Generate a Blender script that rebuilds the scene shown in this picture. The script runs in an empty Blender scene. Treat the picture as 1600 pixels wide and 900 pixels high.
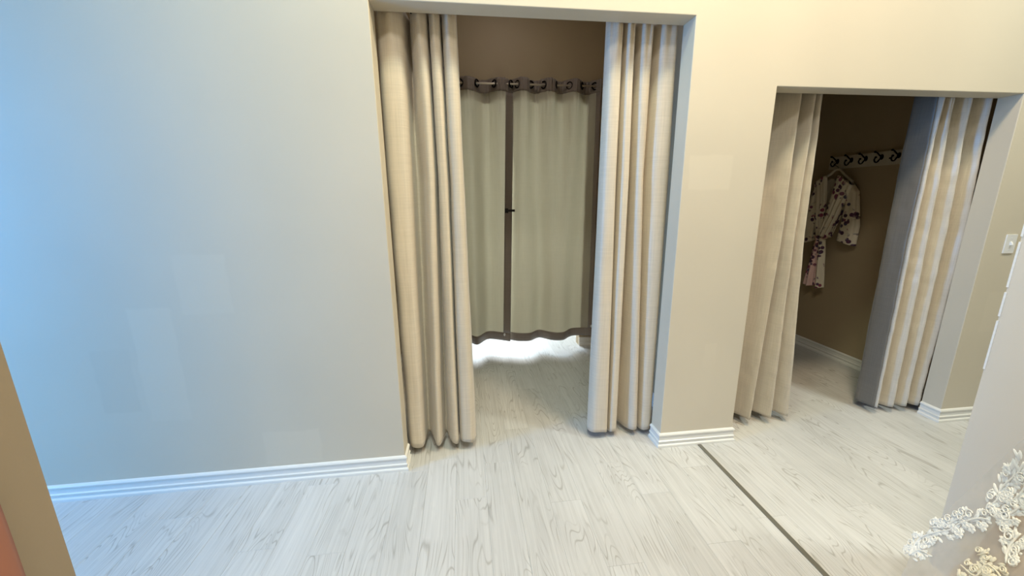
import bpy, bmesh, math, random
from mathutils import Vector, Matrix, noise
random.seed(7)
sc = bpy.context.scene
C = sc.collection

# ------------------------------------------------------------------ camera
cam_d = bpy.data.cameras.new('camera')
cam = bpy.data.objects.new('camera', cam_d)
C.objects.link(cam)
r_ = Vector((0.99228358, -0.1236565, -0.00907584))
u_ = Vector((0.03636073, 0.22023353, 0.97476925))
f_ = Vector((0.11853775, 0.96757752, -0.22303036))
M = Matrix((r_, u_, -f_)).transposed().to_4x4()
M.translation = Vector((0.0, -1.9525, 1.4787))
cam.matrix_world = M
cam_d.sensor_width = 36.0
cam_d.sensor_fit = 'HORIZONTAL'
cam_d.lens = 600.89 / 1600 * 36
cam_d.clip_start = 0.05
sc.camera = cam
# ------------------------------------------------------------------ world, lights, exposure
w = bpy.data.worlds.new('world'); sc.world = w; w.use_nodes = True
w.node_tree.nodes['Background'].inputs[0].default_value = (0.75, 0.85, 1.0, 1)
w.node_tree.nodes['Background'].inputs[1].default_value = 0.2
sc.view_settings.view_transform = 'Standard'
sc.view_settings.look = 'None'
sc.view_settings.gamma = 1.0
sc.view_settings.use_curve_mapping = False
sc.view_settings.exposure = 0.0


def area(name, loc, target, sx, sy, power, col, spread=180):
    l = bpy.data.lights.new(name, 'AREA')
    l.shape = 'RECTANGLE'; l.size = sx; l.size_y = sy; l.energy = power; l.color = col
    l.spread = math.radians(spread)
    o = bpy.data.objects.new(name, l); C.objects.link(o)
    o.location = loc
    o.rotation_euler = (Vector(target) - Vector(loc)).to_track_quat('-Z', 'Y').to_euler()
    return o


LIGHTS = [
    ('left_window_daylight', (-4.45, -1.42, 1.75), (0, -1.3, 1.7), 0.62, 2.5, 180, (0.133, 0.444, 1.0)),
    ('ceiling_lamp_center', (0.1, -1.1, 4.12), (0.1, -1.1, 0), 0.5, 0.35, 38, (0.816, 1.0, 0.816)),
    ('ceiling_lamp_right', (1.45, -0.95, 4.12), (1.45, -0.95, 0), 0.5, 0.35, 67, (1.0, 0.761, 0.478)),
    ('far_right_fill', (3.3, -1.3, 4.12), (3.3, -1.3, 0), 0.5, 0.35, 65, (0.923, 1.0, 0.923)),  # unseen fill added to brighten the wall right of the dark opening
    ('near_ceiling_fill', (-0.2, -2.5, 4.12), (-0.2, -2.5, 0), 0.9, 0.5, 52, (1.0, 0.981, 0.885)),  # unseen fill behind the camera, added to reach into the changing rooms
    ('rear_curtain_fill', (0.5, 3.3, 1.5), (0.5, 1.9, 1.2), 1.0, 1.4, 84, (0.905, 0.952, 1.0)),  # added light behind the grommet curtains, shining through their cloth
    ('changing_room_fill', (0.4, 0.9, 3.2), (0.4, 0.9, 0.0), 0.3, 0.3, 3, (1.0, 0.9, 0.867)),  # weak unseen fill added to lift the centre changing room
    ('rear_room_daylight', (0.45, 4.0, 1.9), (0.45, 1.5, 0.0), 1.6, 0.5, 26, (0.231, 0.692, 1.0)),
]
for L_ in LIGHTS: area(*L_)

# ------------------------------------------------------------------ helpers


def tag(o, label=None, cat=None, group=None, kind=None):
    if label: o['label'] = label
    if cat: o['category'] = cat
    if group: o['group'] = group
    if kind: o['kind'] = kind
    return o


def mesh_obj(name, bm, mat, parent=None, smooth=False):
    me = bpy.data.meshes.new(name)
    bm.normal_update()
    bm.to_mesh(me); bm.free()
    if mat is not None:
        for m in (mat if isinstance(mat, (list, tuple)) else [mat]):
            me.materials.append(m)
    if smooth:
        for p in me.polygons: p.use_smooth = True
    o = bpy.data.objects.new(name, me); C.objects.link(o)
    if parent: o.parent = parent
    return o


def empty(name, loc=(0, 0, 0)):
    o = bpy.data.objects.new(name, None); C.objects.link(o)
    o.empty_display_size = 0.1
    o.location = loc
    return o


def keep(o, parent):
    if parent.type != 'EMPTY':
        o.parent = parent; return o
    """parent o while its mesh stays where its world coordinates put it"""
    o.parent = parent
    o.matrix_parent_inverse = Matrix.Translation(-Vector(parent.location))
    return o


def box(bm, x0, x1, y0, y1, z0, z1, mi=0):
    v = [bm.verts.new(p) for p in ((x0, y0, z0), (x1, y0, z0), (x1, y1, z0), (x0, y1, z0),
                                   (x0, y0, z1), (x1, y0, z1), (x1, y1, z1), (x0, y1, z1))]
    for q in ((0, 3, 2, 1), (4, 5, 6, 7), (0, 1, 5, 4), (1, 2, 6, 5), (2, 3, 7, 6), (3, 0, 4, 7)):
        bm.faces.new([v[i] for i in q]).material_index = mi


def bevel(bm, w_, seg=2, angle=30):
    es = [e for e in bm.edges if len(e.link_faces) == 2 and e.calc_face_angle(0) > math.radians(angle)]
    bmesh.ops.bevel(bm, geom=es, offset=w_, segments=seg, affect='EDGES', profile=0.5)


def tube(bm, pts, r, n=8, closed=False, flat=None):
    """sweep a circle (or ellipse) along a polyline; r may be a list"""
    pts = [Vector(p) for p in pts]
    N = len(pts)
    rings = []
    up = Vector((0, 0, 1))
    prev = None
    for i, p in enumerate(pts):
        a = pts[(i - 1) % N] if (closed or i > 0) else p
        b = pts[(i + 1) % N] if (closed or i < N - 1) else p
        t = (b - a).normalized()
        if prev is None:
            s = t.cross(up)
            if s.length < 1e-3: s = t.cross(Vector((1, 0, 0)))
        else:
            s = prev - t * prev.dot(t)
        s.normalize(); prev = s
        q = t.cross(s)
        rr = r[i] if isinstance(r, (list, tuple)) else r
        fl = flat if flat else 1.0
        rings.append([bm.verts.new(p + s * math.cos(k * math.tau / n) * rr + q * math.sin(k * math.tau / n) * rr * fl)
                      for k in range(n)])
    for i in range(N if closed else N - 1):
        A, B = rings[i], rings[(i + 1) % N]
        for k in range(n):
            bm.faces.new((A[k], A[(k + 1) % n], B[(k + 1) % n], B[k]))
    if not closed:
        bm.faces.new(rings[0][::-1]); bm.faces.new(rings[-1])


def ring_pts(c, R, axis, n=16, ry=None):
    ry = ry or R
    out = []
    for k in range(n):
        a = k * math.tau / n
        if axis == 'y': out.append((c[0] + R * math.cos(a), c[1], c[2] + ry * math.sin(a)))
        elif axis == 'x': out.append((c[0], c[1] + R * math.cos(a), c[2] + ry * math.sin(a)))
        else: out.append((c[0] + R * math.cos(a), c[1] + ry * math.sin(a), c[2]))
    return out


def catmull(pts, sub):
    P = [Vector(p) for p in pts]
    out = []
    for i in range(len(P) - 1):
        p0 = P[i - 1] if i else P[0] * 2 - P[1]
        p1, p2 = P[i], P[i + 1]
        p3 = P[i + 2] if i + 2 < len(P) else P[-1] * 2 - P[-2]
        for k in range(sub):
            t = k / sub
            out.append(0.5 * ((2 * p1) + (p2 - p0) * t + (2 * p0 - 5 * p1 + 4 * p2 - p3) * t * t + (3 * p1 - p0 - 3 * p2 + p3) * t ** 3))
    out.append(P[-1].copy())
    return out


def grid_faces(bm, rows, closed=False, mi=None):
    for j in range(len(rows) - 1):
        n = len(rows[j])
        for i in range(n if closed else n - 1):
            f = bm.faces.new((rows[j][i], rows[j][(i + 1) % n], rows[j + 1][(i + 1) % n], rows[j + 1][i]))
            if mi: f.material_index = mi(i, j)


# ------------------------------------------------------------------ materials


def s2l(c):
    return tuple((x / 255 / 12.92) if x / 255 <= 0.04045 else ((x / 255 + 0.055) / 1.055) ** 2.4 for x in c) + (1,)


class Mat:
    def __init__(s, name, rgb=(200, 200, 200), rough=0.6, **kw):
        s.m = bpy.data.materials.new(name); s.m.use_nodes = True
        s.nt = s.m.node_tree; s.b = s.nt.nodes['Principled BSDF']
        s.b.inputs['Base Color'].default_value = s2l(rgb)
        s.b.inputs['Roughness'].default_value = rough
        for k, v in kw.items(): s.b.inputs[k.replace('_', ' ')].default_value = v

    def n(s, t, **kw):
        x = s.nt.nodes.new(t)
        for k, v in kw.items():
            if k in x.inputs: x.inputs[k].default_value = v
            else: setattr(x, k, v)
        return x

    def l(s, a, ao, b, bi): s.nt.links.new(a.outputs[ao], b.inputs[bi]); return s

    def coords(s, scale=(1, 1, 1), kind='Object', loc=(0, 0, 0)):
        tc = s.n('ShaderNodeTexCoord'); mp = s.n('ShaderNodeMapping')
        mp.inputs['Scale'].default_value = scale; mp.inputs['Location'].default_value = loc
        s.l(tc, kind, mp, 'Vector'); return mp

    def ramp(s, src, out, stops):
        rp = s.n('ShaderNodeValToRGB'); e = rp.color_ramp.elements
        while len(e) < len(stops): e.new(0.5)
        for el, (p, c) in zip(e, stops): el.position = p; el.color = c
        s.l(src, out, rp, 'Fac'); return rp

    def bump(s, src, out, strength=0.2, dist=0.002):
        bp = s.n('ShaderNodeBump'); bp.inputs['Strength'].default_value = strength; bp.inputs['Distance'].default_value = dist
        s.l(src, out, bp, 'Height'); s.l(bp, 'Normal', s.b, 'Normal'); return bp


def wall_mat(name, rgb, patches=()):
    m = Mat(name, rgb, 0.55)
    mp = m.coords((1, 1, 1))
    nz = m.n('ShaderNodeTexNoise', Scale=1.3, Detail=2.0); m.l(mp, 'Vector', nz, 'Vector')
    c = s2l(rgb)
    rp = m.ramp(nz, 'Fac', [(0.3, tuple(x * 0.965 for x in c[:3]) + (1,)), (0.7, tuple(min(1, x * 1.03) for x in c[:3]) + (1,))])
    last = rp
    # touched-up squares of slightly different paint
    if patches:
        wz = m.n('ShaderNodeTexNoise', Scale=9.0, Detail=3.0); m.l(mp, 'Vector', wz, 'Vector')
        sub = m.n('ShaderNodeVectorMath', operation='SUBTRACT'); sub.inputs[1].default_value = (0.5, 0.5, 0.5); m.l(wz, 'Color', sub, 0)
        scl = m.n('ShaderNodeVectorMath', operation='SCALE'); scl.inputs['Scale'].default_value = 0.03; m.l(sub, 'Vector', scl, 0)
        add = m.n('ShaderNodeVectorMath', operation='ADD'); m.l(mp, 'Vector', add, 0); m.l(scl, 'Vector', add, 1)
        sp = m.n('ShaderNodeSeparateXYZ'); m.l(add, 'Vector', sp, 'Vector')
        for (x0, x1, z0, z1, k) in patches:
            prod = None
            for ax, a, b in (('X', x0, x1), ('Z', z0, z1)):
                ab = m.n('ShaderNodeMath', operation='SUBTRACT'); m.l(sp, ax, ab, 0); ab.inputs[1].default_value = (a + b) / 2
                aa = m.n('ShaderNodeMath', operation='ABSOLUTE'); m.l(ab, 0, aa, 0)
                mr = m.n('ShaderNodeMapRange'); m.l(aa, 0, mr, 'Value')
                h = (b - a) / 2
                mr.inputs['From Min'].default_value = h; mr.inputs['From Max'].default_value = h - 0.012
                if prod is None: prod = mr
                else:
                    mu = m.n('ShaderNodeMath', operation='MULTIPLY'); m.l(prod, 0, mu, 0); m.l(mr, 0, mu, 1); prod = mu
            mk = m.n('ShaderNodeMath', operation='MULTIPLY'); m.l(prod, 0, mk, 0); mk.inputs[1].default_value = 1.0
            mx = m.n('ShaderNodeMix', data_type='RGBA'); m.l(mk, 0, mx, 0); m.nt.links.new(last.outputs[0 if last is rp else 2], mx.inputs[6])
            mx.inputs[7].default_value = tuple(min(1, x * k) for x in c[:3]) + (1,)
            last = mx
    m.nt.links.new(last.outputs[0 if last is rp else 2], m.b.inputs['Base Color'])
    n2 = m.n('ShaderNodeTexNoise', Scale=220.0, Detail=2.0); m.l(mp, 'Vector', n2, 'Vector')
    m.bump(n2, 'Fac', 0.12, 0.001)
    return m.m


def floor_mat(name):
    m = Mat(name, (205, 203, 198), 0.42)
    tc = m.n('ShaderNodeTexCoord'); oi = m.n('ShaderNodeObjectInfo')
    rv = m.n('ShaderNodeVectorMath', operation='SCALE'); rv.inputs[0].default_value = (37.0, 91.0, 13.0); m.l(oi, 'Random', rv, 'Scale')
    ad = m.n('ShaderNodeVectorMath', operation='ADD'); m.l(tc, 'Object', ad, 0); m.l(rv, 'Vector', ad, 1)
    mp = m.n('ShaderNodeMapping'); mp.inputs['Scale'].default_value = (1.0, 0.13, 1.0); m.l(ad, 'Vector', mp, 'Vector')
    # cathedral grain: contour lines of a smooth stretched noise field
    nz = m.n('ShaderNodeTexNoise', Scale=6.5, Detail=1.6, Roughness=0.5, Distortion=0.5); m.l(mp, 'Vector', nz, 'Vector')
    mu = m.n('ShaderNodeMath', operation='MULTIPLY'); mu.inputs[1].default_value = 30.0; m.l(nz, 'Fac', mu, 0)
    pp = m.n('ShaderNodeMath', operation='PINGPONG'); pp.inputs[1].default_value = 0.5; m.l(mu, 0, pp, 0)
    line = m.n('ShaderNodeMapRange'); m.l(pp, 0, line, 'Value')
    line.inputs['From Min'].default_value = 0.15; line.inputs['From Max'].default_value = 0.0
    # lines fade in and out
    fd = m.n('ShaderNodeTexNoise', Scale=5.0, Detail=2.0); m.l(ad, 'Vector', fd, 'Vector')
    fr = m.n('ShaderNodeMapRange'); m.l(fd, 'Fac', fr, 'Value'); fr.inputs['From Min'].default_value = 0.42; fr.inputs['From Max'].default_value = 0.58
    lm = m.n('ShaderNodeMath', operation='MULTIPLY'); m.l(line, 0, lm, 0); m.l(fr, 0, lm, 1)
    # fine straight streaks
    m3 = m.n('ShaderNodeMapping'); m3.inputs['Scale'].default_value = (90.0, 2.2, 1.0); m.l(ad, 'Vector', m3, 'Vector')
    st = m.n('ShaderNodeTexNoise', Scale=1.0, Detail=4.0, Roughness=0.6); m.l(m3, 'Vector', st, 'Vector')
    base = m.ramp(st, 'Fac', [(0.25, s2l((193, 193, 191))), (0.5, s2l((206, 206, 205))), (0.75, s2l((216, 216, 214)))])
    # broad tone
    br = m.n('ShaderNodeTexNoise', Scale=3.2, Detail=1.0); m.l(mp, 'Vector', br, 'Vector')
    mxb = m.n('ShaderNodeMix', data_type='RGBA', blend_type='MULTIPLY'); mxb.inputs[0].default_value = 1.0
    brr = m.ramp(br, 'Fac', [(0.3, (0.9, 0.9, 0.895, 1)), (0.7, (1, 1, 1, 1))])
    m.l(base, 'Color', mxb, 6); m.l(brr, 'Color', mxb, 7)
    tone = m.n('ShaderNodeMapRange'); m.l(oi, 'Random', tone, 'Value'); tone.inputs['To Min'].default_value = 0.975; tone.inputs['To Max'].default_value = 1.01
    tn = m.n('ShaderNodeVectorMath', operation='SCALE'); m.nt.links.new(mxb.outputs[2], tn.inputs[0]); m.l(tone, 0, tn, 'Scale')
    mx = m.n('ShaderNodeMix', data_type='RGBA')
    k = m.n('ShaderNodeMath', operation='MULTIPLY'); k.inputs[1].default_value = 0.6; m.l(lm, 0, k, 0)
    m.l(k, 0, mx, 0); m.nt.links.new(tn.outputs['Vector'], mx.inputs[6]); mx.inputs[7].default_value = s2l((140, 136, 130))
    m.nt.links.new(mx.outputs[2], m.b.inputs['Base Color'])
    m.bump(st, 'Fac', 0.12, 0.001)
    return m.m


def curtain_mat(name, rgb, rough=0.5, slub=1.0, trans=0.0, sheen=0.3):
    m = Mat(name, rgb, rough, Sheen_Weight=sheen)
    m.b.inputs['Sheen Roughness'].default_value = 0.4
    tc = m.n('ShaderNodeTexCoord')
    mp = m.n('ShaderNodeMapping'); mp.inputs['Scale'].default_value = (6, 6, 330); m.l(tc, 'Object', mp, 'Vector')
    nz = m.n('ShaderNodeTexNoise', Scale=1.0, Detail=3.0, Roughness=0.7); m.l(mp, 'Vector', nz, 'Vector')
    mv = m.n('ShaderNodeMapping'); mv.inputs['Scale'].default_value = (260, 260, 3); m.l(tc, 'Object', mv, 'Vector')
    nv = m.n('ShaderNodeTexNoise', Scale=1.0, Detail=2.0, Roughness=0.6); m.l(mv, 'Vector', nv, 'Vector')
    av = m.n('ShaderNodeMath', operation='ADD'); m.l(nz, 'Fac', av, 0); m.l(nv, 'Fac', av, 1)
    c = s2l(rgb)
    d = 0.13 * slub
    rp = m.ramp(av, 0, [(0.0, tuple(x * (1 - d) for x in c[:3]) + (1,)), (1.0, tuple(min(1, x * (1 + d)) for x in c[:3]) + (1,))])
    rp.color_ramp.elements[0].position = 0.75; rp.color_ramp.elements[1].position = 1.0
    hv = m.n('ShaderNodeMath', operation='MULTIPLY'); hv.inputs[1].default_value = 0.5; m.l(av, 0, hv, 0)
    m.nt.links.remove(rp.inputs['Fac'].links[0]); m.l(hv, 0, rp, 'Fac')
    rp.color_ramp.elements[0].position = 0.36; rp.color_ramp.elements[1].position = 0.64
    m.l(rp, 'Color', m.b, 'Base Color')
    m.bump(hv, 0, 0.15 * slub, 0.001)
    if trans:
        tr = m.n('ShaderNodeBsdfTranslucent'); tr.inputs[0].default_value = c
        mx = m.n('ShaderNodeMixShader'); mx.inputs[0].default_value = trans
        m.l(m.b, 0, mx, 1); m.l(tr, 0, mx, 2)
        m.l(mx, 0, m.nt.nodes['Material Output'], 'Surface')
    return m.m


WALL = (208, 199, 181)
PATCH = [(1.165, 1.415, 1.517, 1.70, 1.035), (-1.60, -1.40, 0.40, 1.0, 1.035), (-1.80, -1.62, 0.46, 0.80, 0.97),
         (-1.36, -1.12, 0.95, 1.25, 1.03), (1.26, 1.42, 0.24, 0.36, 1.03), (1.36, 1.45, 0.5, 0.66, 1.035), (-1.1, -0.8, 0.1, 0.3, 1.03),
         (3.24, 3.42, 0.62, 0.9, 1.035)]
m_wall = wall_mat('wall_paint', WALL, PATCH)
m_wallp = wall_mat('wall_paint_plain', WALL)
m_wallgrey = wall_mat('grey_wall_paint', (216, 207, 193))
m_wallshade_left = wall_mat('left_wall_shaded_paint', (150, 136, 116))  # left wall lies in shade; that shade is mixed into this brown
m_wallshade_alcove = wall_mat('changing_room_shaded_paint', (176, 158, 128))  # room wall paint, darkened to carry the shade inside the changing rooms
m_ceil = Mat('ceiling_paint', (225, 220, 210), 0.8).m
m_floor = floor_mat('whitewashed_plank')
m_base = Mat('baseboard_gloss', (232, 231, 226), 0.3).m
m_strip = Mat('bronze_strip', (122, 120, 110), 0.45, Metallic=0.4).m
m_curt = curtain_mat('silver_beige_fabric', (208, 197, 180), 0.42, 0.7)
m_curt2 = curtain_mat('silver_beige_fabric_crinkled', (200, 192, 179), 0.34, 0.7)
m_greyfold = curtain_mat('grey_fold_fabric', (112, 106, 97), 0.34, 0.8)
m_lin = curtain_mat('grommet_curtain_fabric', (212, 207, 190), 0.5, 0.5, 0.4, 0.15)
m_band = curtain_mat('taupe_band_fabric', (138, 127, 118), 0.5, 0.6)
m_black = Mat('black_metal', (22, 20, 19), 0.35, Metallic=0.8).m
m_rod = Mat('brushed_rod', (225, 215, 198), 0.35, Metallic=0.55).m
m_rodk = Mat('dark_rod', (30, 28, 27), 0.35, Metallic=0.7).m
m_white = Mat('white_plastic', (232, 232, 232), 0.35).m
m_rail = Mat('cream_painted_board', (205, 196, 178), 0.45).m
m_clip = Mat('black_strap', (15, 14, 16), 0.6).m
m_salmon = Mat('salmon_cloth', (158, 106, 88), 0.8).m
m_satin = Mat('champagne_satin', (206, 188, 168), 0.35).m
m_lace = Mat('white_lace', (246, 245, 240), 0.55, Sheen_Weight=0.3).m
m_lace2 = Mat('ivory_lace', (236, 230, 212), 0.55, Sheen_Weight=0.3).m


def tulle_mat():
    m = Mat('white_tulle', (232, 232, 232), 0.7)
    tr = m.n('ShaderNodeBsdfTransparent')
    tl = m.n('ShaderNodeBsdfTranslucent'); tl.inputs[0].default_value = s2l((235, 235, 235))
    a = m.n('ShaderNodeMixShader'); a.inputs[0].default_value = 0.45
    m.l(m.b, 0, a, 1); m.l(tl, 0, a, 2)
    mp = m.coords((1, 1, 1)); nz = m.n('ShaderNodeTexNoise', Scale=9.0, Detail=3.0); m.l(mp, 'Vector', nz, 'Vector')
    mr = m.n('ShaderNodeMapRange'); m.l(nz, 'Fac', mr, 'Value'); mr.inputs['From Min'].default_value = 0.3; mr.inputs['From Max'].default_value = 0.7
    mr.inputs['To Min'].default_value = 0.42; mr.inputs['To Max'].default_value = 0.62
    b = m.n('ShaderNodeMixShader'); m.l(mr, 0, b, 0); m.l(tr, 0, b, 1); m.l(a, 0, b, 2)
    m.l(b, 0, m.nt.nodes['Material Output'], 'Surface')
    return m.m


m_tulle = tulle_mat()


def robe_mat(name, base, dens=0.42):
    m = Mat(name, base, 0.4, Sheen_Weight=0.2)
    mp = m.coords((1, 1, 1))
    big = m.n('ShaderNodeTexNoise', Scale=6.5, Detail=1.0); m.l(mp, 'Vector', big, 'Vector')
    gate = m.n('ShaderNodeMapRange'); m.l(big, 'Fac', gate, 'Value'); gate.inputs['From Min'].default_value = 0.60 - dens * 0.2; gate.inputs['From Max'].default_value = 0.64 - dens * 0.2
    vo = m.n('ShaderNodeTexVoronoi', Scale=27.0); m.l(mp, 'Vector', vo, 'Vector')
    pet = m.n('ShaderNodeMapRange'); m.l(vo, 'Distance', pet, 'Value'); pet.inputs['From Min'].default_value = 0.52; pet.inputs['From Max'].default_value = 0.42
    g = m.n('ShaderNodeMath', operation='MULTIPLY'); m.l(gate, 0, g, 0); m.l(pet, 0, g, 1)
    sp = m.n('ShaderNodeSeparateColor'); m.l(vo, 'Color', sp, 0)
    col = m.ramp(sp, 0, [(0.0, s2l((58, 30, 58))), (0.35, s2l((92, 48, 84))), (0.6, s2l((160, 76, 100))), (0.85, s2l((78, 66, 96)))])
    mx = m.n('ShaderNodeMix', data_type='RGBA'); m.l(g, 0, mx, 0); mx.inputs[6].default_value = s2l(base); m.l(col, 'Color', mx, 7)
    m.nt.links.new(mx.outputs[2], m.b.inputs['Base Color'])
    return m.m


m_robe = robe_mat('floral_satin', (238, 226, 204))
m_robep = robe_mat('floral_satin_pink', (236, 198, 190), 0.8)

# ------------------------------------------------------------------ setting
XL1, XR1, XL2, XR2 = -0.3737, 1.1371, 1.6094, 3.1167
H1, H2, T, ZC = 2.3292, 2.03, 0.11, 4.2


def struct(o): return tag(o, kind='structure')


bm = bmesh.new()
xs = [-4.7, XL1, XR1, XL2, XR2, 5.2]; zs = [0.0, H2, H1, ZC]
solid = {}
for i in range(5):
    for j in range(3):
        solid[(i, j)] = not ((i == 1 and j < 2) or (i == 3 and j < 1))
V = {}
def gv(i, j, k):
    if (i, j, k) not in V: V[(i, j, k)] = bm.verts.new((xs[i], (0.0, T)[k], zs[j]))
    return V[(i, j, k)]
for (i, j), s in solid.items():
    if not s: continue
    bm.faces.new((gv(i, j, 0), gv(i + 1, j, 0), gv(i + 1, j + 1, 0), gv(i, j + 1, 0)))
    bm.faces.new((gv(i, j, 1), gv(i, j + 1, 1), gv(i + 1, j + 1, 1), gv(i + 1, j, 1)))
    for (di, dj, a, b) in ((-1, 0, (i, j + 1), (i, j)), (1, 0, (i + 1, j), (i + 1, j + 1)), (0, -1, (i, j), (i + 1, j)), (0, 1, (i + 1, j + 1), (i, j + 1))):
        nb = (i + di, j + dj)
        if not solid.get(nb, False):
            bm.faces.new((gv(a[0], a[1], 0), gv(a[0], a[1], 1), gv(b[0], b[1], 1), gv(b[0], b[1], 0)))
bmesh.ops.recalc_face_normals(bm, faces=bm.faces)
es = []
for e in bm.edges:
    if len(e.link_faces) == 2 and e.calc_face_angle(0) > 1.0:
        a, b = e.verts[0].co, e.verts[1].co
        if a.y == b.y == 0.0 and max(a.z, b.z) < ZC - .01 and -4.5 < a.x < 5 and -4.5 < b.x < 5 and not (a.z == b.z == 0): es.append(e)
bmesh.ops.bevel(bm, geom=es, offset=0.004, segments=3, affect='EDGES', profile=0.5)
struct(mesh_obj('wall_back', bm, m_wall))


def boxobj(name, dims, mat, bev=0.0, parent=None):
    bm = bmesh.new()
    for d in (dims if isinstance(dims, list) else [dims]): box(bm, *d)
    if bev: bevel(bm, bev)
    return mesh_obj(name, bm, mat, parent)


struct(boxobj('wall_left', (-0.99, -0.85, -5.3, -1.177, 0, ZC), m_wallshade_left, 0.004))
struct(boxobj('wall_right', (1.86, 1.9, -5.3, -0.875, 0, ZC), m_wallgrey, 0.003))
struct(boxobj('wall_outer_left', [(-4.8, -4.7, -5.3, 0.11, 0, 0.45), (-4.8, -4.7, -5.3, 0.11, 3.05, ZC), (-4.8, -4.7, -5.3, -1.75, 0.45, 3.05), (-4.8, -4.7, -1.05, 0.11, 0.45, 3.05)], m_wallp))
struct(boxobj('wall_outer_right', (5.2, 5.28, -5.3, 0.11, 0, ZC), m_wallp))
struct(boxobj('wall_front', (-4.8, 5.28, -5.38, -5.3, 0, ZC), m_wallp))
struct(boxobj('wall_alcove_left', (-0.72, -0.62, T, 1.7, 0, 3.3), m_wallshade_alcove))
struct(boxobj('wall_alcove_middle', (1.335, 1.44, T, 1.7, 0, 3.3), m_wallshade_alcove))
struct(boxobj('wall_alcove_right', (3.39, 3.49, T, 1.7, 0, 3.3), m_wallshade_alcove))
struct(boxobj('wall_alcove_back', [(-0.72, -0.28, 1.7, 1.8, 0, 3.3), (1.14, 3.49, 1.7, 1.8, 0, 3.3), (-0.28, 1.14, 1.7, 1.8, 2.3, 3.3)], m_wallshade_alcove))
struct(boxobj('ceiling_alcove', (-0.72, 3.49, T, 1.8, 3.3, 3.38), m_ceil))
struct(boxobj('ceiling', (-4.8, 5.28, -5.38, T, ZC, ZC + 0.08), m_ceil))
struct(boxobj('wall_rear_room', [(-1.3, -1.2, 1.8, 4.6, 0, 2.83), (2.2, 2.3, 1.8, 4.6, 0, 2.83), (-1.3, 2.3, 4.6, 4.7, 0, 2.83), (-1.3, -0.72, 1.7, 1.8, 0, 2.83)], m_wallp))
struct(boxobj('ceiling_rear_room', (-1.3, 2.3, 1.8, 4.7, 2.83, 2.9), m_ceil))
# window frame round the daylight opening in the outer left wall
struct(boxobj('window_1', [(-4.76, -4.66, -1.80, -1.75, 0.40, 3.10), (-4.76, -4.66, -1.05, -1.0, 0.40, 3.10), (-4.76, -4.66, -1.75, -1.05, 0.40, 0.45),
                          (-4.76, -4.66, -1.75, -1.05, 3.05, 3.10)], m_base, 0.004))

# floor: base slab with the planks laid on it
fl = struct(boxobj('floor', (-4.8, 5.28, -5.38, 4.7, -0.1, -0.0085), Mat('underlay', (190, 188, 182), 0.6).m))
PW, PL = 0.157, 1.19
bm = bmesh.new(); box(bm, 0.00015, PW - 0.00015, 0.00015, PL - 0.00015, -0.008, 0.0)
es = [e for e in bm.edges if e.verts[0].co.z > -0.001 and e.verts[1].co.z > -0.001]
bmesh.ops.bevel(bm, geom=es, offset=0.0008, segments=1, affect='EDGES')
plank0 = mesh_obj('floor_plank', bm, m_floor, fl)
known = {0: -0.27, 1: -0.012, 2: 0.31, 3: -0.35, 4: -0.72, 5: -0.10, 6: -0.36, 7: -0.675, 8: -0.2, 9: -0.575, 10: -0.95, 12: -0.57, 14: -0.8}
first = True
NP = 0
for k in range(-22, 24):
    x0 = -0.09 + PW * k
    off = known.get(k, random.uniform(0, PL))
    far = 2.5 if (-5 <= k <= 9) else (1.7 if -5 <= k <= 22 else 0.1)
    y = off - PL * 6
    near = -2.35 if -10 < k < 12 else -1.6
    while y + PL < near: y += PL
    while y < far:
        if first: o = plank0; first = False
        else:
            o = plank0.copy(); C.objects.link(o); o.parent = fl
        o.location = (x0, y, 0); NP += 1
        y += PL
print('planks', NP)
# transition strip
tag(boxobj('transition_strip', (1.377, 1.400, -2.6, -0.018, 0.0, 0.0035), m_strip, 0.0012),
    'thin dark bronze metal strip set in floor from the pier towards the camera', 'floor strip')

PROF = [(0.0, 0.0), (0.0175, 0.0), (0.0175, 0.012), (0.0155, 0.016), (0.0095, 0.0195), (0.0085, 0.028), (0.0130, 0.036), (0.0130, 0.041),
        (0.0075, 0.045), (0.0060, 0.068), (0.0115, 0.074), (0.0120, 0.081), (0.007, 0.088), (0.0, 0.0915)]


def baseboard(name, path):
    """profile swept along the wall line; the room lies to the left of the direction of travel"""
    bm = bmesh.new(); rows = []
    P = [Vector(p) for p in path]
    for i, p in enumerate(P):
        def nrm(a, b):
            d = (b - a).normalized(); return Vector((-d.y, d.x))
        if i == 0: n = nrm(P[0], P[1])
        elif i == len(P) - 1: n = nrm(P[-2], P[-1])
        else:
            n1, n2 = nrm(P[i - 1], p), nrm(p, P[i + 1]); n = (n1 + n2) / (1 + n1.dot(n2))
        rows.append([bm.verts.new((p.x + n.x * d, p.y + n.y * d, z)) for d, z in PROF])
    n = len(PROF)
    for a, b in zip(rows, rows[1:]):
        for k in range(n):
            bm.faces.new((a[k], a[(k + 1) % n], b[(k + 1) % n], b[k]))
    bm.faces.new(rows[0]); bm.faces.new(rows[-1][::-1])
    bmesh.ops.recalc_face_normals(bm, faces=bm.faces)
    return struct(mesh_obj(name, bm, m_base))


baseboard('baseboard_left', [(XL1, T), (XL1, 0), (-4.7, 0)][0:3])
baseboard('baseboard_center', [(XL2, T), (XL2, 0), (XR1, 0), (XR1, T)])
baseboard('baseboard_right', [(5.2, 0), (XR2, 0), (XR2, T)])
baseboard('baseboard_alcove_right', [(3.39, T), (3.39, 1.7), (1.44, 1.7)])
baseboard('baseboard_alcove_back', [(1.335, T), (1.335, 1.7), (1.14, 1.7)])
baseboard('baseboard_alcove_left', [(-0.28, 1.7), (-0.62, 1.7), (-0.62, T)])

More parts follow.
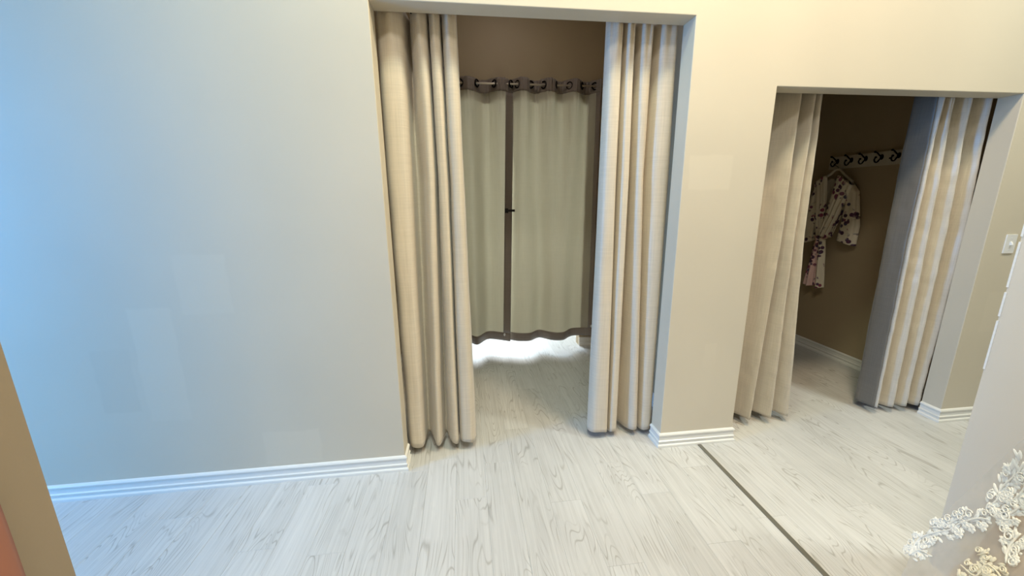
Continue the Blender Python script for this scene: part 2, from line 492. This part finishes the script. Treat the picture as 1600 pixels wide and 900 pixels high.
bm = bmesh.new()
for z0_, z1_ in ((1.34, 4.2), (1.165, 1.33), (1.06, 1.155), (0.86, 1.052)):
    box(bm, 1.8572, 1.8612, -0.8795, -0.8735, z0_ + .004, z1_ - .004)
struct(mesh_obj('trim_1', bm, m_white))

# light switch
sw = empty('light_switch', (3.258 + 0.037, 0.0, 1.19))
tag(sw, 'small white toggle light switch plate on wall right of the dark changing room', 'light switch')
plate = keep(boxobj('cover_plate', (3.258, 3.332, -0.006, 0.001, 1.134, 1.248), m_white, 0.002), sw)
bm = bmesh.new()
v = [(3.288, -0.006, 1.182), (3.302, -0.006, 1.182), (3.302, -0.006, 1.206), (3.288, -0.006, 1.206), (3.290, -0.018, 1.186), (3.300, -0.018, 1.186), (3.300, -0.014, 1.196), (3.290, -0.014, 1.196)]
v = [bm.verts.new(p) for p in v]
for q in ((0, 1, 5, 4), (1, 2, 6, 5), (2, 3, 7, 6), (3, 0, 4, 7), (4, 5, 6, 7)): bm.faces.new([v[i] for i in q])
keep(mesh_obj('toggle', bm, m_white), plate)
for zz in (1.157, 1.225):
    bm = bmesh.new(); tube(bm, [(3.295, -0.0055, zz), (3.295, -0.0075, zz)], 0.003, 8); keep(mesh_obj('screw', bm, m_white), plate)

# ------------------------------------------------------------------ front curtains


def curtain(name, ztop, zmid, zbot, top, mid, bot, mat, label, group, hem=None, pinch=(), crinkle=0.0, seed=0, lining=0):
    A = [catmull([(x, y, 0) for x, y in L], 5) for L in (top, mid, bot)]
    n = len(A[0]); ROWS = 90
    bm = bmesh.new(); rows = []
    for j in range(ROWS + 1):
        t = j / ROWS
        z0 = ztop + (zbot - ztop) * t
        row = []
        for i in range(n):
            if z0 > zmid:
                s = (ztop - z0) / (ztop - zmid); P = A[0][i].lerp(A[1][i], s)
            else:
                s = (zmid - z0) / (zmid - zbot); P = A[1][i].lerp(A[2][i], s)
            x, y = P.x, P.y
            y = 0.125 + (y - 0.125) * (1.45 if y > 0.125 else 1)
            u = i / (n - 1)
            # pleats pinched at the very top
            top_k = max(0.0, 1 - (ztop - z0) / 0.30)
            y += top_k ** 1.3 * 0.010 * math.sin(u * n * 0.95 + seed) * (1 if y < 0.17 else 0.3)
            c = noise.noise(Vector((x * 9 + seed, y * 9, z0 * 3.0))) * 0.006
            c += crinkle * noise.noise(Vector((x * 30 + seed, y * 20, z0 * 16.0)))
            y += c * min(1.0, (ztop - z0) * 4)
            x += 0.5 * c * min(1.0, (ztop - z0) * 4)
            y = max(y, 0.113 if z0 > 0.1 else 0.113)
            zz = z0
            if j == ROWS: zz += 0.006 * math.sin(u * 23 + seed)
            row.append(bm.verts.new((x, y, zz)))
        rows.append(row)
    grid_faces(bm, rows)
    root = empty(name, (sum(p.x for p in A[2]) / n, 0.17, zbot))
    tag(root, label, 'curtain', group)
    if lining:  # leading columns become a separate fold in darker grey
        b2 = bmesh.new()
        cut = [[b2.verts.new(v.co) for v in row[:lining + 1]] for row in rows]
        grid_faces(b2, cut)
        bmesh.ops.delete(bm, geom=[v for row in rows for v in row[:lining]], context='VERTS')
        o2 = keep(mesh_obj('grey_fold', b2, m_greyfold, None, True), root); tag(o2, 'shiny grey first fold')
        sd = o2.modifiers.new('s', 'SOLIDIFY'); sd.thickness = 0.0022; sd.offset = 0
    o = keep(mesh_obj('fabric', bm, mat, None, True), root)
    sd = o.modifiers.new('s', 'SOLIDIFY'); sd.thickness = 0.0022; sd.offset = 0
    return root


def hooks(root, xs_, z, yy):
    for x in xs_:
        bm = bmesh.new(); tube(bm, ring_pts((x, yy, z), 0.021, 'x', 14), 0.0042, 6, True)
        keep(mesh_obj('grommet_ring', bm, m_black, None, True), root)


GR1 = 'curtains of the tall centre opening'
ca = curtain('long_curtain', 2.372, 1.6, 0.055,
    [(-.385, .19), (-.365, .14), (-.31, .125), (-.255, .14), (-.235, .24), (-.218, .16), (-.18, .125), (-.145, .14), (-.137, .21), (-.128, .14), (-.105, .125), (-.082, .14), (-.074, .21), (-.066, .14), (-.035, .125), (-.005, .14), (.0, .17)],
    [(-.39, .19), (-.375, .14), (-.32, .125), (-.268, .14), (-.245, .23), (-.208, .20), (-.175, .13), (-.142, .135), (-.130, .22), (-.12, .14), (-.1, .125), (-.078, .135), (-.066, .21), (-.056, .14), (-.025, .125), (.002, .135), (.01, .17)],
    [(-.385, .19), (-.36, .135), (-.325, .12), (-.285, .13), (-.268, .22), (-.238, .19), (-.205, .12), (-.18, .14), (-.155, .21), (-.13, .15), (-.105, .12), (-.082, .13), (-.073, .21), (-.063, .135), (-.02, .12), (.015, .13), (.03, .17)],
    m_curt, 'floor-length beige curtain bunched at the left side of the tall centre opening', None, seed=1.3)
hooks(ca, [-0.262, -0.212, -0.05], 2.366, 0.15)
cb = curtain('long_curtain', 2.372, 1.6, 0.045,
    [(.775, .20), (.760, .16), (.775, .13), (.81, .125), (.828, .135), (.836, .21), (.850, .135), (.870, .125), (.892, .135), (.905, .21), (.925, .14), (.955, .125), (.99, .135), (1.005, .2), (1.03, .14), (1.07, .125), (1.12, .135), (1.14, .19)],
    [(.77, .20), (.755, .16), (.77, .13), (.81, .125), (.832, .135), (.845, .21), (.86, .135), (.885, .125), (.905, .135), (.93, .21), (.945, .14), (.965, .125), (.988, .135), (1.01, .2), (1.04, .14), (1.08, .125), (1.135, .135), (1.15, .19)],
    [(.77, .21), (.742, .17), (.76, .13), (.81, .12), (.852, .13), (.863, .21), (.868, .135), (.89, .12), (.915, .135), (.955, .21), (.99, .16), (1.02, .125), (1.05, .13), (1.065, .19), (1.075, .14), (1.1, .12), (1.14, .13), (1.15, .18)],
    m_curt, 'floor-length beige curtain bunched at the right side of the tall centre opening', None, seed=4.1)
hooks(cb, [0.79, 1.0, 1.10], 2.372, 0.16)
cc = curtain('long_curtain', 2.075, 1.25, 0.05,
    [(1.66, .15), (1.69, .13), (1.72, .2), (1.78, .19), (1.84, .13), (1.858, .125), (1.87, .20), (1.90, .22), (1.935, .15), (1.955, .125), (1.965, .16), (1.97, .2), (1.985, .15), (2.0, .13), (2.01, .15)],
    [(1.66, .15), (1.69, .13), (1.72, .2), (1.79, .19), (1.85, .13), (1.868, .125), (1.88, .20), (1.90, .21), (1.935, .14), (1.952, .125), (1.96, .17), (1.975, .2), (2.005, .15), (2.025, .13), (2.035, .16)],
    [(1.66, .15), (1.68, .13), (1.71, .2), (1.77, .19), (1.81, .125), (1.828, .12), (1.86, .19), (1.90, .21), (1.955, .135), (1.98, .12), (1.995, .17), (2.03, .2), (2.08, .14), (2.11, .125), (2.13, .16)],
    m_curt2, 'beige curtain nearest the pier, at the left side of the dark right opening', None, crinkle=0.004, seed=7.7)
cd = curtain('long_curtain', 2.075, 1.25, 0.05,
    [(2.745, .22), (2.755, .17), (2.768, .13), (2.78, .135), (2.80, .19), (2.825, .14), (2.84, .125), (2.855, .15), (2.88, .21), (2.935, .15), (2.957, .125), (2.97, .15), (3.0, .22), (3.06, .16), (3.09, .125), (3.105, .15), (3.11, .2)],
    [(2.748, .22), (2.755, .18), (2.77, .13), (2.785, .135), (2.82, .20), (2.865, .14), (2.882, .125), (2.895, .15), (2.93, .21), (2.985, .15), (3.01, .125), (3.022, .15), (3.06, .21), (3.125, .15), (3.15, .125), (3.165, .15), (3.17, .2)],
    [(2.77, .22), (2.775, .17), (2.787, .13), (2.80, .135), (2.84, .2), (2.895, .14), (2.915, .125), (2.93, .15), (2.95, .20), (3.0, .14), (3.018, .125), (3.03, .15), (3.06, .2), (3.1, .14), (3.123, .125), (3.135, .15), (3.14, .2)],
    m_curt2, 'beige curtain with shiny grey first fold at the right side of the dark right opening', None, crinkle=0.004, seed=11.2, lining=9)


def rod(name, x0, x1, y, z, r, mat, label, brackets=()):
    root = empty(name, ((x0 + x1) / 2, y, z)); tag(root, label, 'curtain rod')
    bm = bmesh.new(); tube(bm, [(x0, y, z), (x1, y, z)], r, 12)
    keep(mesh_obj('pole', bm, mat, None, True), root)
    for s, x in ((0, x0), (1, x1)):
        bm = bmesh.new(); sx = 0.012 if s else -0.012
        tube(bm, [(x, y, z), (x + sx, y, z)], [r * 1.8, r * 1.8], 12)
        keep(mesh_obj('end_flange', bm, mat, None, True), root)
    return root


rod('curtain_rod', -0.608, 1.323, 0.165, 2.372, 0.010, m_black, 'black rod tucked behind the header of the tall centre opening')
rod('curtain_rod', 1.452, 3.378, 0.165, 2.068, 0.010, m_black, 'black rod tucked behind the header of the dark right opening')

# ------------------------------------------------------------------ grommet curtains at the back of the centre changing room
YB, ZR = 1.62, 2.447
rod('curtain_rod', -0.608, 1.323, YB, ZR, 0.0085, m_rod, 'thin steel rod carrying the grommet curtains on the far wall')


def grommet_curtain(x0t, x1t, x0b, x1b, hem_pts, nfold, phase, label, seed, side):
    root = empty('grommet_curtain', ((x0b + x1b) / 2, YB, 0.12)); tag(root, label, 'curtain')
    NX, NZ = 110, 70
    zt = 2.497
    hemc = catmull([(a, b, 0) for a, b in hem_pts], 12)
    def hem(u):
        t = u * (len(hemc) - 1); i = min(int(t), len(hemc) - 2); return hemc[i].y * (1 - t + i) + hemc[i + 1].y * (t - i)
    def P(u, t):
        z = zt - 0.012 * (0.5 + 0.5 * math.cos(math.tau * (u * nfold + phase))) * (1 - t) + (0.118 - zt) * t
        x = (x0t + (x1t - x0t) * u) * (1 - t) + (x0b + (x1b - x0b) * u) * t
        ft = 0.052 * math.sin(math.tau * (u * nfold + phase))
        fb = hem(u)
        k = min(1.0, t * 1.15) ** 0.8
        y = YB + ft * (1 - k) + fb * k + 0.006 * noise.noise(Vector((x * 14 + seed, z * 3.5, 0.0)))
        if x0t < 0: y += 0.022
        y += 0.006 * math.exp(-t * 9) * noise.noise(Vector((x * 60 + seed, z * 3, 2.0))) * 4
        return (x, y, z)
    def sheet(name, u0, u1, t0, t1, nx, nz, mat, dy=0.0, par=root):
        bm = bmesh.new()
        rows = []
        for j in range(nz + 1):
            row = []
            for i in range(nx + 1):
                p = P(u0 + (u1 - u0) * i / nx, t0 + (t1 - t0) * j / nz)
                row.append(bm.verts.new((p[0], p[1] + dy, p[2])))
            rows.append(row)
        grid_faces(bm, rows)
        o = keep(mesh_obj(name, bm, mat, None, True), root)
        sd = o.modifiers.new('s', 'SOLIDIFY'); sd.thickness = 0.0012; sd.offset = 0
        return o
    sheet('fabric', 0, 1, 0, 1, NX, NZ, m_lin)
    hb = sheet('header_band', 0, 1, 0.0, 0.044, NX, 6, m_band, -0.0022)
    tag(hb, 'dark taupe band at the top')
    tag(sheet('hem_band', 0, 1, 0.965, 1.0, NX, 3, m_band, -0.0022), 'taupe band at the hem')
    su = 0.085 if x0t < 0 else 0.045
    if side in ('l', 'b'): tag(sheet('side_band', 0, su, 0.044, 0.965, 5, NZ, m_band, -0.0022), 'taupe band down the edge')
    if side in ('r', 'b'): tag(sheet('side_band', 1 - su, 1, 0.044, 0.965, 5, NZ, m_band, -0.0022), 'taupe band down the edge')
    # grommets sit where the cloth crosses the rod
    k = 0
    for h in range(0, int(nfold * 2) + 2):
        u = (h * 0.5 - phase) / nfold
        if not 0.02 < u < 0.985: continue
        p = P(u, 0.0); q = P(min(1, u + 0.01), 0.0)
        ang = math.atan2(q[1] - p[1], q[0] - p[0])
        pts = []
        for m_ in range(16):
            a = m_ * math.tau / 16
            pts.append((p[0] + 0.028 * math.cos(a) * math.cos(ang), YB + 0.028 * math.cos(a) * math.sin(ang), ZR + 0.028 * math.sin(a)))
        bm = bmesh.new(); tube(bm, pts, 0.0062, 6, True)
        keep(mesh_obj('grommet', bm, m_black, None, True), hb); k += 1
    return root, P


gl, _ = grommet_curtain(-0.40, 0.475, -0.35, 0.415, [(0, 0), (.2, .03), (.45, -.05), (.6, .05), (.74, -.07), (.86, .06), (.94, .03), (1, -.03)], 3.0, 0.10,
    'pale grommet curtain with taupe edging on the far wall, the left one of the pair', 3.0, 'r')
gr, _ = grommet_curtain(0.455, 1.235, 0.395, 1.255, [(0, .05), (.12, -.01), (.2, -.02), (.35, .055), (.45, -.03), (.56, -.05), (.72, .05), (.86, .06), (1, .02)], 3.4, 0.30,
    'pale grommet curtain with taupe edging on the far wall, the right one of the pair', 9.0, 'r')
tag(boxobj('curtain_clip', [(0.372, 0.46, 1.535, 1.548, 1.376, 1.396), (0.372, 0.40, 1.532, 1.552, 1.366, 1.406)], m_clip, 0.003),
    'small black clip pinching the pair of grommet curtains together at mid height', 'clip')
for root, (x, y, z) in ((gl, (0.352, 1.545, 0.215)), (gr, (1.232, 1.6, 0.24))):
    bm = bmesh.new(); tube(bm, [(x, y, z - .012), (x, y - .004, z), (x, y, z + .012)], [0.006, 0.011, 0.006], 8)
    keep(mesh_obj('hem_weight', bm, m_white, None, True), root)

# ------------------------------------------------------------------ hook rail, hanger, robe
XW = 3.39
rl = empty('hook_rail', (XW, 1.0, 1.72)); tag(rl, 'cream wooden rail with black scroll hooks on the changing room wall', 'hook rail')
bm = bmesh.new(); box(bm, XW - 0.02, XW, 0.52, 1.372, 1.725, 1.832); bevel(bm, 0.003)
keep(mesh_obj('board', bm, m_rail), rl)
HY = [1.293, 1.165, 1.041, 0.915, 0.788, 0.661]
for y in HY:
    bm = bmesh.new(); X0 = XW - 0.02
    tube(bm, ring_pts((X0 - 0.002, y, 1.79), 0.010, 'x', 10, 0.018), 0.005, 6, True)
    pts = catmull([(X0, y, 1.795), (X0 - .02, y, 1.80), (X0 - .05, y, 1.822), (X0 - .068, y, 1.828)], 5)
    tube(bm, pts, 0.0055, 7)
    pts = catmull([(X0, y, 1.790), (X0 - .018, y, 1.772), (X0 - .034, y, 1.752), (X0 - .054, y, 1.750), (X0 - .066, y, 1.768), (X0 - .058, y, 1.784)], 5)
    tube(bm, pts, 0.0055, 7)
    for c in ((X0 - .07, y, 1.829), (X0 - .056, y, 1.787)):
        bmesh.ops.create_uvsphere(bm, u_segments=8, v_segments=6, radius=0.009, matrix=Matrix.Translation(c))
    keep(mesh_obj('hook', bm, m_black, None, True), rl)
bm = bmesh.new(); tube(bm, [(XW - .0195, .853, 1.775), (XW - .0225, .853, 1.775)], 0.0055, 8); keep(mesh_obj('screw', bm, m_black), rl)

XH = 3.325
hg = empty('clothes_hanger', (XH, 1.235, 1.60)); tag(hg, 'pale wooden clothes hanger on the leftmost scroll hook', 'hanger')
bm = bmesh.new()
tube(bm, catmull([(XH, 1.235, 1.715), (XH, 1.235, 1.735), (XH, 1.252, 1.748), (XH, 1.272, 1.758), (XH, 1.285, 1.775), (XH, 1.27, 1.79), (XH, 1.255, 1.782)], 5), 0.0022, 6)
keep(mesh_obj('hook', bm, m_black, None, True), hg)
bm = bmesh.new()
tube(bm, catmull([(XH, 1.40, 1.622), (XH, 1.36, 1.648), (XH, 1.30, 1.68), (XH, 1.262, 1.712), (XH, 1.235, 1.72), (XH, 1.208, 1.712), (XH, 1.17, 1.675), (XH, 1.12, 1.635), (XH, 1.08, 1.605)], 6), 0.011, 8)
keep(mesh_obj('shoulder_bar', bm, m_rail, None, True), hg)

rb = empty('satin_robe', (3.33, 1.25, 0.64)); tag(rb, 'short cream floral robe tied at the waist, hanging on the changing room wall', 'robe')


def lerp_poly(pts, u):
    t = u * (len(pts) - 1); i = min(int(t), len(pts) - 2); f = t - i
    return tuple(pts[i][k] * (1 - f) + pts[i + 1][k] * f for k in range(len(pts[0])))


def cloth(name, top, bot, x_c, bulge, nf, amp, mat, seed=0.0, nu=44, nv=40, par=rb):
    """top/bot: lists of (y,z); x follows a bulge away from the wall with ripples"""
    bm = bmesh.new(); rows = []
    for j in range(nv + 1):
        v_ = j / nv; row = []
        for i in range(nu + 1):
            u = i / nu
            a = lerp_poly(top, u); b = lerp_poly(bot, u)
            y = a[0] + (b[0] - a[0]) * v_; z = a[1] + (b[1] - a[1]) * v_
            x = x_c - bulge * math.sin(math.pi * u) ** 0.6 - amp * (0.3 + v_) * math.sin(u * nf * math.tau + seed + v_ * 0.8)
            x -= 0.008 * noise.noise(Vector((y * 14 + seed, z * 6, seed)))
            row.append(bm.verts.new((min(x, XW - .006), y, z)))
        rows.append(row)
    grid_faces(bm, rows)
    o = keep(mesh_obj(name, bm, mat, None, True), par)
    sd = o.modifiers.new('s', 'SOLIDIFY'); sd.thickness = 0.002; sd.offset = 0
    return o


# back panel of the robe, seen through the open neck
cloth('back_panel', [(1.42, 1.60), (1.32, 1.645), (1.235, 1.63), (1.15, 1.62), (1.08, 1.575)], [(1.31, 1.12), (1.26, 1.11), (1.21, 1.12)], XH + 0.035, 0.0, 4, 0.006, m_robe, 2.0)
# the two fronts cross below the waist of the V neck
cloth('left_front', [(1.435, 1.585), (1.40, 1.62), (1.35, 1.655), (1.31, 1.665)], [(1.318, 1.12), (1.29, 1.115), (1.262, 1.115), (1.235, 1.12)], XH - 0.012, 0.030, 3, 0.010, m_robe, 0.5)
cloth('right_front', [(1.165, 1.655), (1.13, 1.635), (1.09, 1.605), (1.05, 1.575)], [(1.29, 1.12), (1.262, 1.115), (1.235, 1.115), (1.205, 1.12)], XH - 0.018, 0.030, 3, 0.010, m_robe, 3.1)
# collar bands
cloth('collar', [(1.335, 1.66), (1.322, 1.668), (1.300, 1.668)], [(1.275, 1.15), (1.262, 1.15), (1.248, 1.15)], XH - 0.034, 0.006, 1, 0.0, m_robe, 1.0, 8, 30)
cloth('collar', [(1.190, 1.665), (1.165, 1.66), (1.145, 1.65)], [(1.268, 1.15), (1.25, 1.15), (1.238, 1.15)], XH - 0.042, 0.006, 1, 0.0, m_robe, 1.0, 8, 30)


def sleeve(name, secs, mat, seed):
    bm = bmesh.new(); rows = []; n = 36; L = []
    for a, b in zip(secs, secs[1:]):
        for k in range(8): L.append(tuple(p + (q - p) * k / 8 for p, q in zip(a, b)))
    L.append(secs[-1])
    for j, (cy, cz, hw, hd, tl) in enumerate(L):
        ring = []
        for k in range(n):
            a = k * math.tau / n
            rp = 1 + 0.10 * math.sin(5 * a + seed + j * .05) * min(1, j / 12)
            ring.append(bm.verts.new((min(XW - .006, XH + 0.012 - hd * math.sin(a) * rp), cy + hw * math.cos(a) * rp, cz + tl * math.cos(a))))
        rows.append(ring)
    grid_faces(bm, rows, True)
    o = keep(mesh_obj(name, bm, mat, None, True), rb)
    sd = o.modifiers.new('s', 'SOLIDIFY'); sd.thickness = 0.002; sd.offset = 0
    return o


sleeve('sleeve', [(1.385, 1.612, 0.03, 0.018, -0.02), (1.41, 1.56, 0.05, 0.03, -0.03), (1.425, 1.40, 0.055, 0.035, -0.02), (1.435, 1.22, 0.065, 0.035, -0.01), (1.428, 1.06, 0.055, 0.035, -0.02)], m_robe, 0.4)
sleeve('sleeve', [(1.10, 1.60, 0.03, 0.018, 0.02), (1.075, 1.55, 0.05, 0.03, 0.03), (1.055, 1.40, 0.058, 0.035, 0.02), (1.045, 1.24, 0.075, 0.038, 0.0), (1.05, 1.085, 0.078, 0.042, 0.02)], m_robe, 2.2)
# belt with knot, and the gathered lower skirt hanging as two tails
bm = bmesh.new(); tube(bm, [(XH - .03 - 0.022 * math.sin(a), 1.262 + 0.058 * math.cos(a), 1.115 + .004 * math.sin(2 * a)) for a in [k * math.tau / 20 for k in range(20)]], 0.012, 8, True, flat=0.5)
bmesh.ops.create_uvsphere(bm, u_segments=12, v_segments=8, radius=0.02, matrix=Matrix.Translation((XH - .06, 1.262, 1.112)))
keep(mesh_obj('belt', bm, m_robep, None, True), rb)
cloth('skirt', [(1.315, 1.11), (1.285, 1.115), (1.262, 1.11)], [(1.372, 0.655), (1.315, 0.64), (1.265, 0.655), (1.225, 0.672)], XH - 0.01, 0.035, 2.5, 0.012, m_robep, 0.2)
cloth('skirt', [(1.27, 1.11), (1.24, 1.115), (1.205, 1.10)], [(1.222, 0.655), (1.19, 0.645), (1.15, 0.66)], XH - 0.03, 0.030, 1.5, 0.010, m_robe, 1.7)

# ------------------------------------------------------------------ wedding gown at the lower right
TH = [(1.596, -1.225, 0.999), (1.583, -1.19, 0.876), (1.596, -1.152, 0.779), (1.654, -1.066, 0.598), (1.646, -1.018, 0.445), (1.613, -0.994, 0.307), (1.551, -0.996, 0.177), (1.469, -1.044, 0.104), (1.387, -1.15, 0.093)]
TI = [(1.604, -1.308, 0.868), (1.57, -1.322, 0.791), (1.536, -1.332, 0.73), (1.527, -1.341, 0.684), (1.517, -1.35, 0.637), (1.499, -1.362, 0.576), (1.481, -1.374, 0.514), (1.463, -1.39, 0.437), (1.428, -1.407, 0.345)]
gw = empty('wedding_gown', (1.5, -1.66, 0.0)); tag(gw, 'white bridal gown with sheer tulle train edged in floral lace, lower right corner', 'gown')
tH = catmull(TH, 8); tI = catmull(TI, 8)


def TS(u, v, lift=0.0):
    t = u * (len(tH) - 1); i = min(int(t), len(tH) - 2); f = t - i
    a = tH[i].lerp(tH[i + 1], f); b = tI[i].lerp(tI[i + 1], f)
    p = a.lerp(b, v)
    n = Vector((-0.55, -0.75, 0.35)).normalized()
    d = 0.018 * math.sin(u * 17 + v * 2.5) * min(1, v * 3 + .2) + 0.012 * noise.noise(p * 9)
    return p + n * (d + lift)


def loft(name, fn, nu, nv, mat, par, th=0.0008):
    bm = bmesh.new(); rows = []
    for j in range(nv + 1):
        rows.append([bm.verts.new(fn(i / nu, j / nv)) for i in range(nu + 1)])
    grid_faces(bm, rows)
    o = keep(mesh_obj(name, bm, mat, None, True), par)
    return o


train = tag(loft('tulle_train', TS, 90, 36, m_tulle, gw), 'sheer white tulle')
LH = [(1.704, -1.232, 0.804), (1.66, -1.159, 0.558), (1.632, -1.131, 0.441), (1.592, -1.124, 0.314), (1.519, -1.162, 0.244), (1.428, -1.233, 0.10), (1.36, -1.32, 0.01)]
LI = [(1.685, -1.336, 0.738), (1.648, -1.354, 0.641), (1.612, -1.368, 0.56), (1.577, -1.379, 0.496), (1.557, -1.395, 0.415), (1.521, -1.413, 0.318), (1.45, -1.45, 0.02)]
lH = catmull(LH, 6); lI = catmull(LI, 6)


def LS(u, v):
    t = u * (len(lH) - 1); i = min(int(t), len(lH) - 2); f = t - i
    p = lH[i].lerp(lH[i + 1], f).lerp(lI[i].lerp(lI[i + 1], f), v)
    d = 0.03 * math.sin(u * 11 + v * 5 + 1) + 0.02 * noise.noise(p * 12)
    return p + Vector((0.55, 0.75, -0.35)).normalized() * (0.03 + d)


tag(loft('satin_lining', LS, 70, 30, m_satin, gw), 'champagne satin lining showing below the tulle')


def gown_body(u, v):
    a = u * math.tau; z = 0.0 + 1.5 * (1 - v)
    if z < 1.02: r = 0.13 + (1.02 - z) ** 1.3 * 0.17
    elif z < 1.1: r = 0.13
    else: r = 0.13 + 0.05 * math.sin((z - 1.1) / 0.4 * 2.2)
    r *= 1 + (0.06 * math.sin(14 * a) * max(0, 1.0 - z))
    return Vector((1.50 + r * math.cos(a), -1.66 + r * 0.85 * math.sin(a), z))


loft('skirt', gown_body, 84, 40, m_satin, gw)

PATHS = [
 ([(0.72, 0.0), (0.68, 0.0), (0.645, 0.02), (0.62, 0.1), (0.605, 0.19), (0.565, 0.23), (0.535, 0.29), (0.525, 0.37)], 1.0, m_lace),
 ([(0.72, 0.0), (0.7, 0.06), (0.705, 0.14)], .9, m_lace),
 ([(0.61, 0.0), (0.59, 0.11), (0.555, 0.16), (0.53, 0.2)], .9, m_lace),
 ([(0.485, 0.28), (0.44, 0.27), (0.405, 0.22), (0.365, 0.22), (0.325, 0.23), (0.29, 0.22)], 1.15, m_lace),
 ([(0.51, 0.39), (0.465, 0.38), (0.42, 0.37), (0.375, 0.36), (0.335, 0.34)], 1.1, m_lace),
 ([(0.54, 0.47), (0.5, 0.47), (0.45, 0.47), (0.4, 0.47)], .9, m_lace),
 ([(0.715, 0.37), (0.74, 0.47), (0.695, 0.51), (0.71, 0.58), (0.745, 0.64)], 1.0, m_lace2),
 ([(0.675, 0.62), (0.625, 0.61), (0.585, 0.62), (0.55, 0.64)], 1.0, m_lace),
 ([(0.67, 0.45), (0.655, 0.5)], .8, m_lace2),
]


def petal(bm, c, d, L_, W_, N_, curl=0.0022):
    s = N_.cross(d)
    prof = [(0, 0.2), (0.2, 0.75), (0.5, 1.0), (0.8, 0.8), (1.0, 0.25)]
    L3 = []
    for t, k in prof:
        p = c + d * (L_ * t)
        L3.append((bm.verts.new(p + s * W_ * k * .5), bm.verts.new(p + N_ * (0.0024 + curl * t * (1 - t) * 3)), bm.verts.new(p - s * W_ * k * .5)))
    for a, b in zip(L3, L3[1:]):
        bm.faces.new((a[0], a[1], b[1], b[0])); bm.faces.new((a[1], a[2], b[2], b[1]))


def spiral(bm, c, T_, S_, N_, R, turns=1.3, sg=1):
    pts = []
    for k in range(18):
        t = k / 17; a = t * turns * math.tau; r = R * (1 - 0.7 * t)
        pts.append(c + (T_ * math.cos(a) + S_ * math.sin(a) * sg) * r + N_ * 0.006)
    tube(bm, pts, 0.0021, 5)


rnd = random.Random(3)
for path, k, mat in PATHS:
    bm = bmesh.new()
    cp = catmull([(a, b, 0) for a, b in path], 5)
    fr = []
    for p in cp:
        o_ = TS(p.x, p.y, 0.004); du = TS(p.x + 0.01, p.y, 0.004) - o_; dv = TS(p.x, p.y + 0.02, 0.004) - o_
        N_ = du.cross(dv).normalized()
        if N_.dot(cam.matrix_world.translation - o_) < 0: N_ = -N_
        fr.append((o_, N_))
    tube(bm, [a + b * .005 for a, b in fr], 0.0024, 6)
    for i in range(len(fr) - 1):
        P0, N_ = fr[i]
        T_ = (fr[i + 1][0] - P0); T_ = (T_ - N_ * T_.dot(N_)).normalized(); S_ = N_.cross(T_)
        for m_ in range(3):
            sd_ = rnd.choice((-1, 1)); off = rnd.uniform(0.0, 0.020) * k
            a = rnd.uniform(0.15, 1.25) if off > .006 else rnd.uniform(-.5, .5)
            d = T_ * math.cos(a) + S_ * math.sin(a) * sd_
            petal(bm, P0 + S_ * sd_ * off + T_ * rnd.uniform(-.006, .006) + N_ * rnd.uniform(0, .003), d, rnd.uniform(0.015, 0.026) * k, rnd.uniform(0.009, 0.013) * k, N_)
        if i % 3 == 1:
            sd_ = rnd.choice((-1, 1))
            spiral(bm, P0 + S_ * sd_ * 0.017 * k, T_, S_, N_, rnd.uniform(0.010, 0.015) * k, 1.3, sd_)
        if i % 5 == 2:
            c = P0 + S_ * rnd.choice((-.024, .024)) * k
            for q in range(6):
                a = q * math.tau / 6 + .3
                petal(bm, c + N_ * .004, T_ * math.cos(a) + S_ * math.sin(a), 0.015 * k, 0.012 * k, N_)
    keep(mesh_obj('lace_spray', bm, mat, None, True), train)

# ------------------------------------------------------------------ salmon cloth at the lower left
SALY = -1.283
bm = bmesh.new(); rows = []
for j in range(31):
    z = 1.2 - 1.15 * j / 30; row = []
    for i in range(41):
        u = i / 40; y = SALY - 0.5 * u
        row.append(bm.verts.new((-0.815 + 0.012 * math.sin(u * 26) + 0.006 * noise.noise(Vector((u * 5, z * 3, 0))), y, z)))
    rows.append(row)
grid_faces(bm, rows)
o = mesh_obj('hanging_cloth', bm, m_salmon, None, True)
sd = o.modifiers.new('s', 'SOLIDIFY'); sd.thickness = 0.004; sd.offset = 0
tag(o, 'salmon pink cloth hanging against the shaded left wall, bottom left corner', 'cloth')
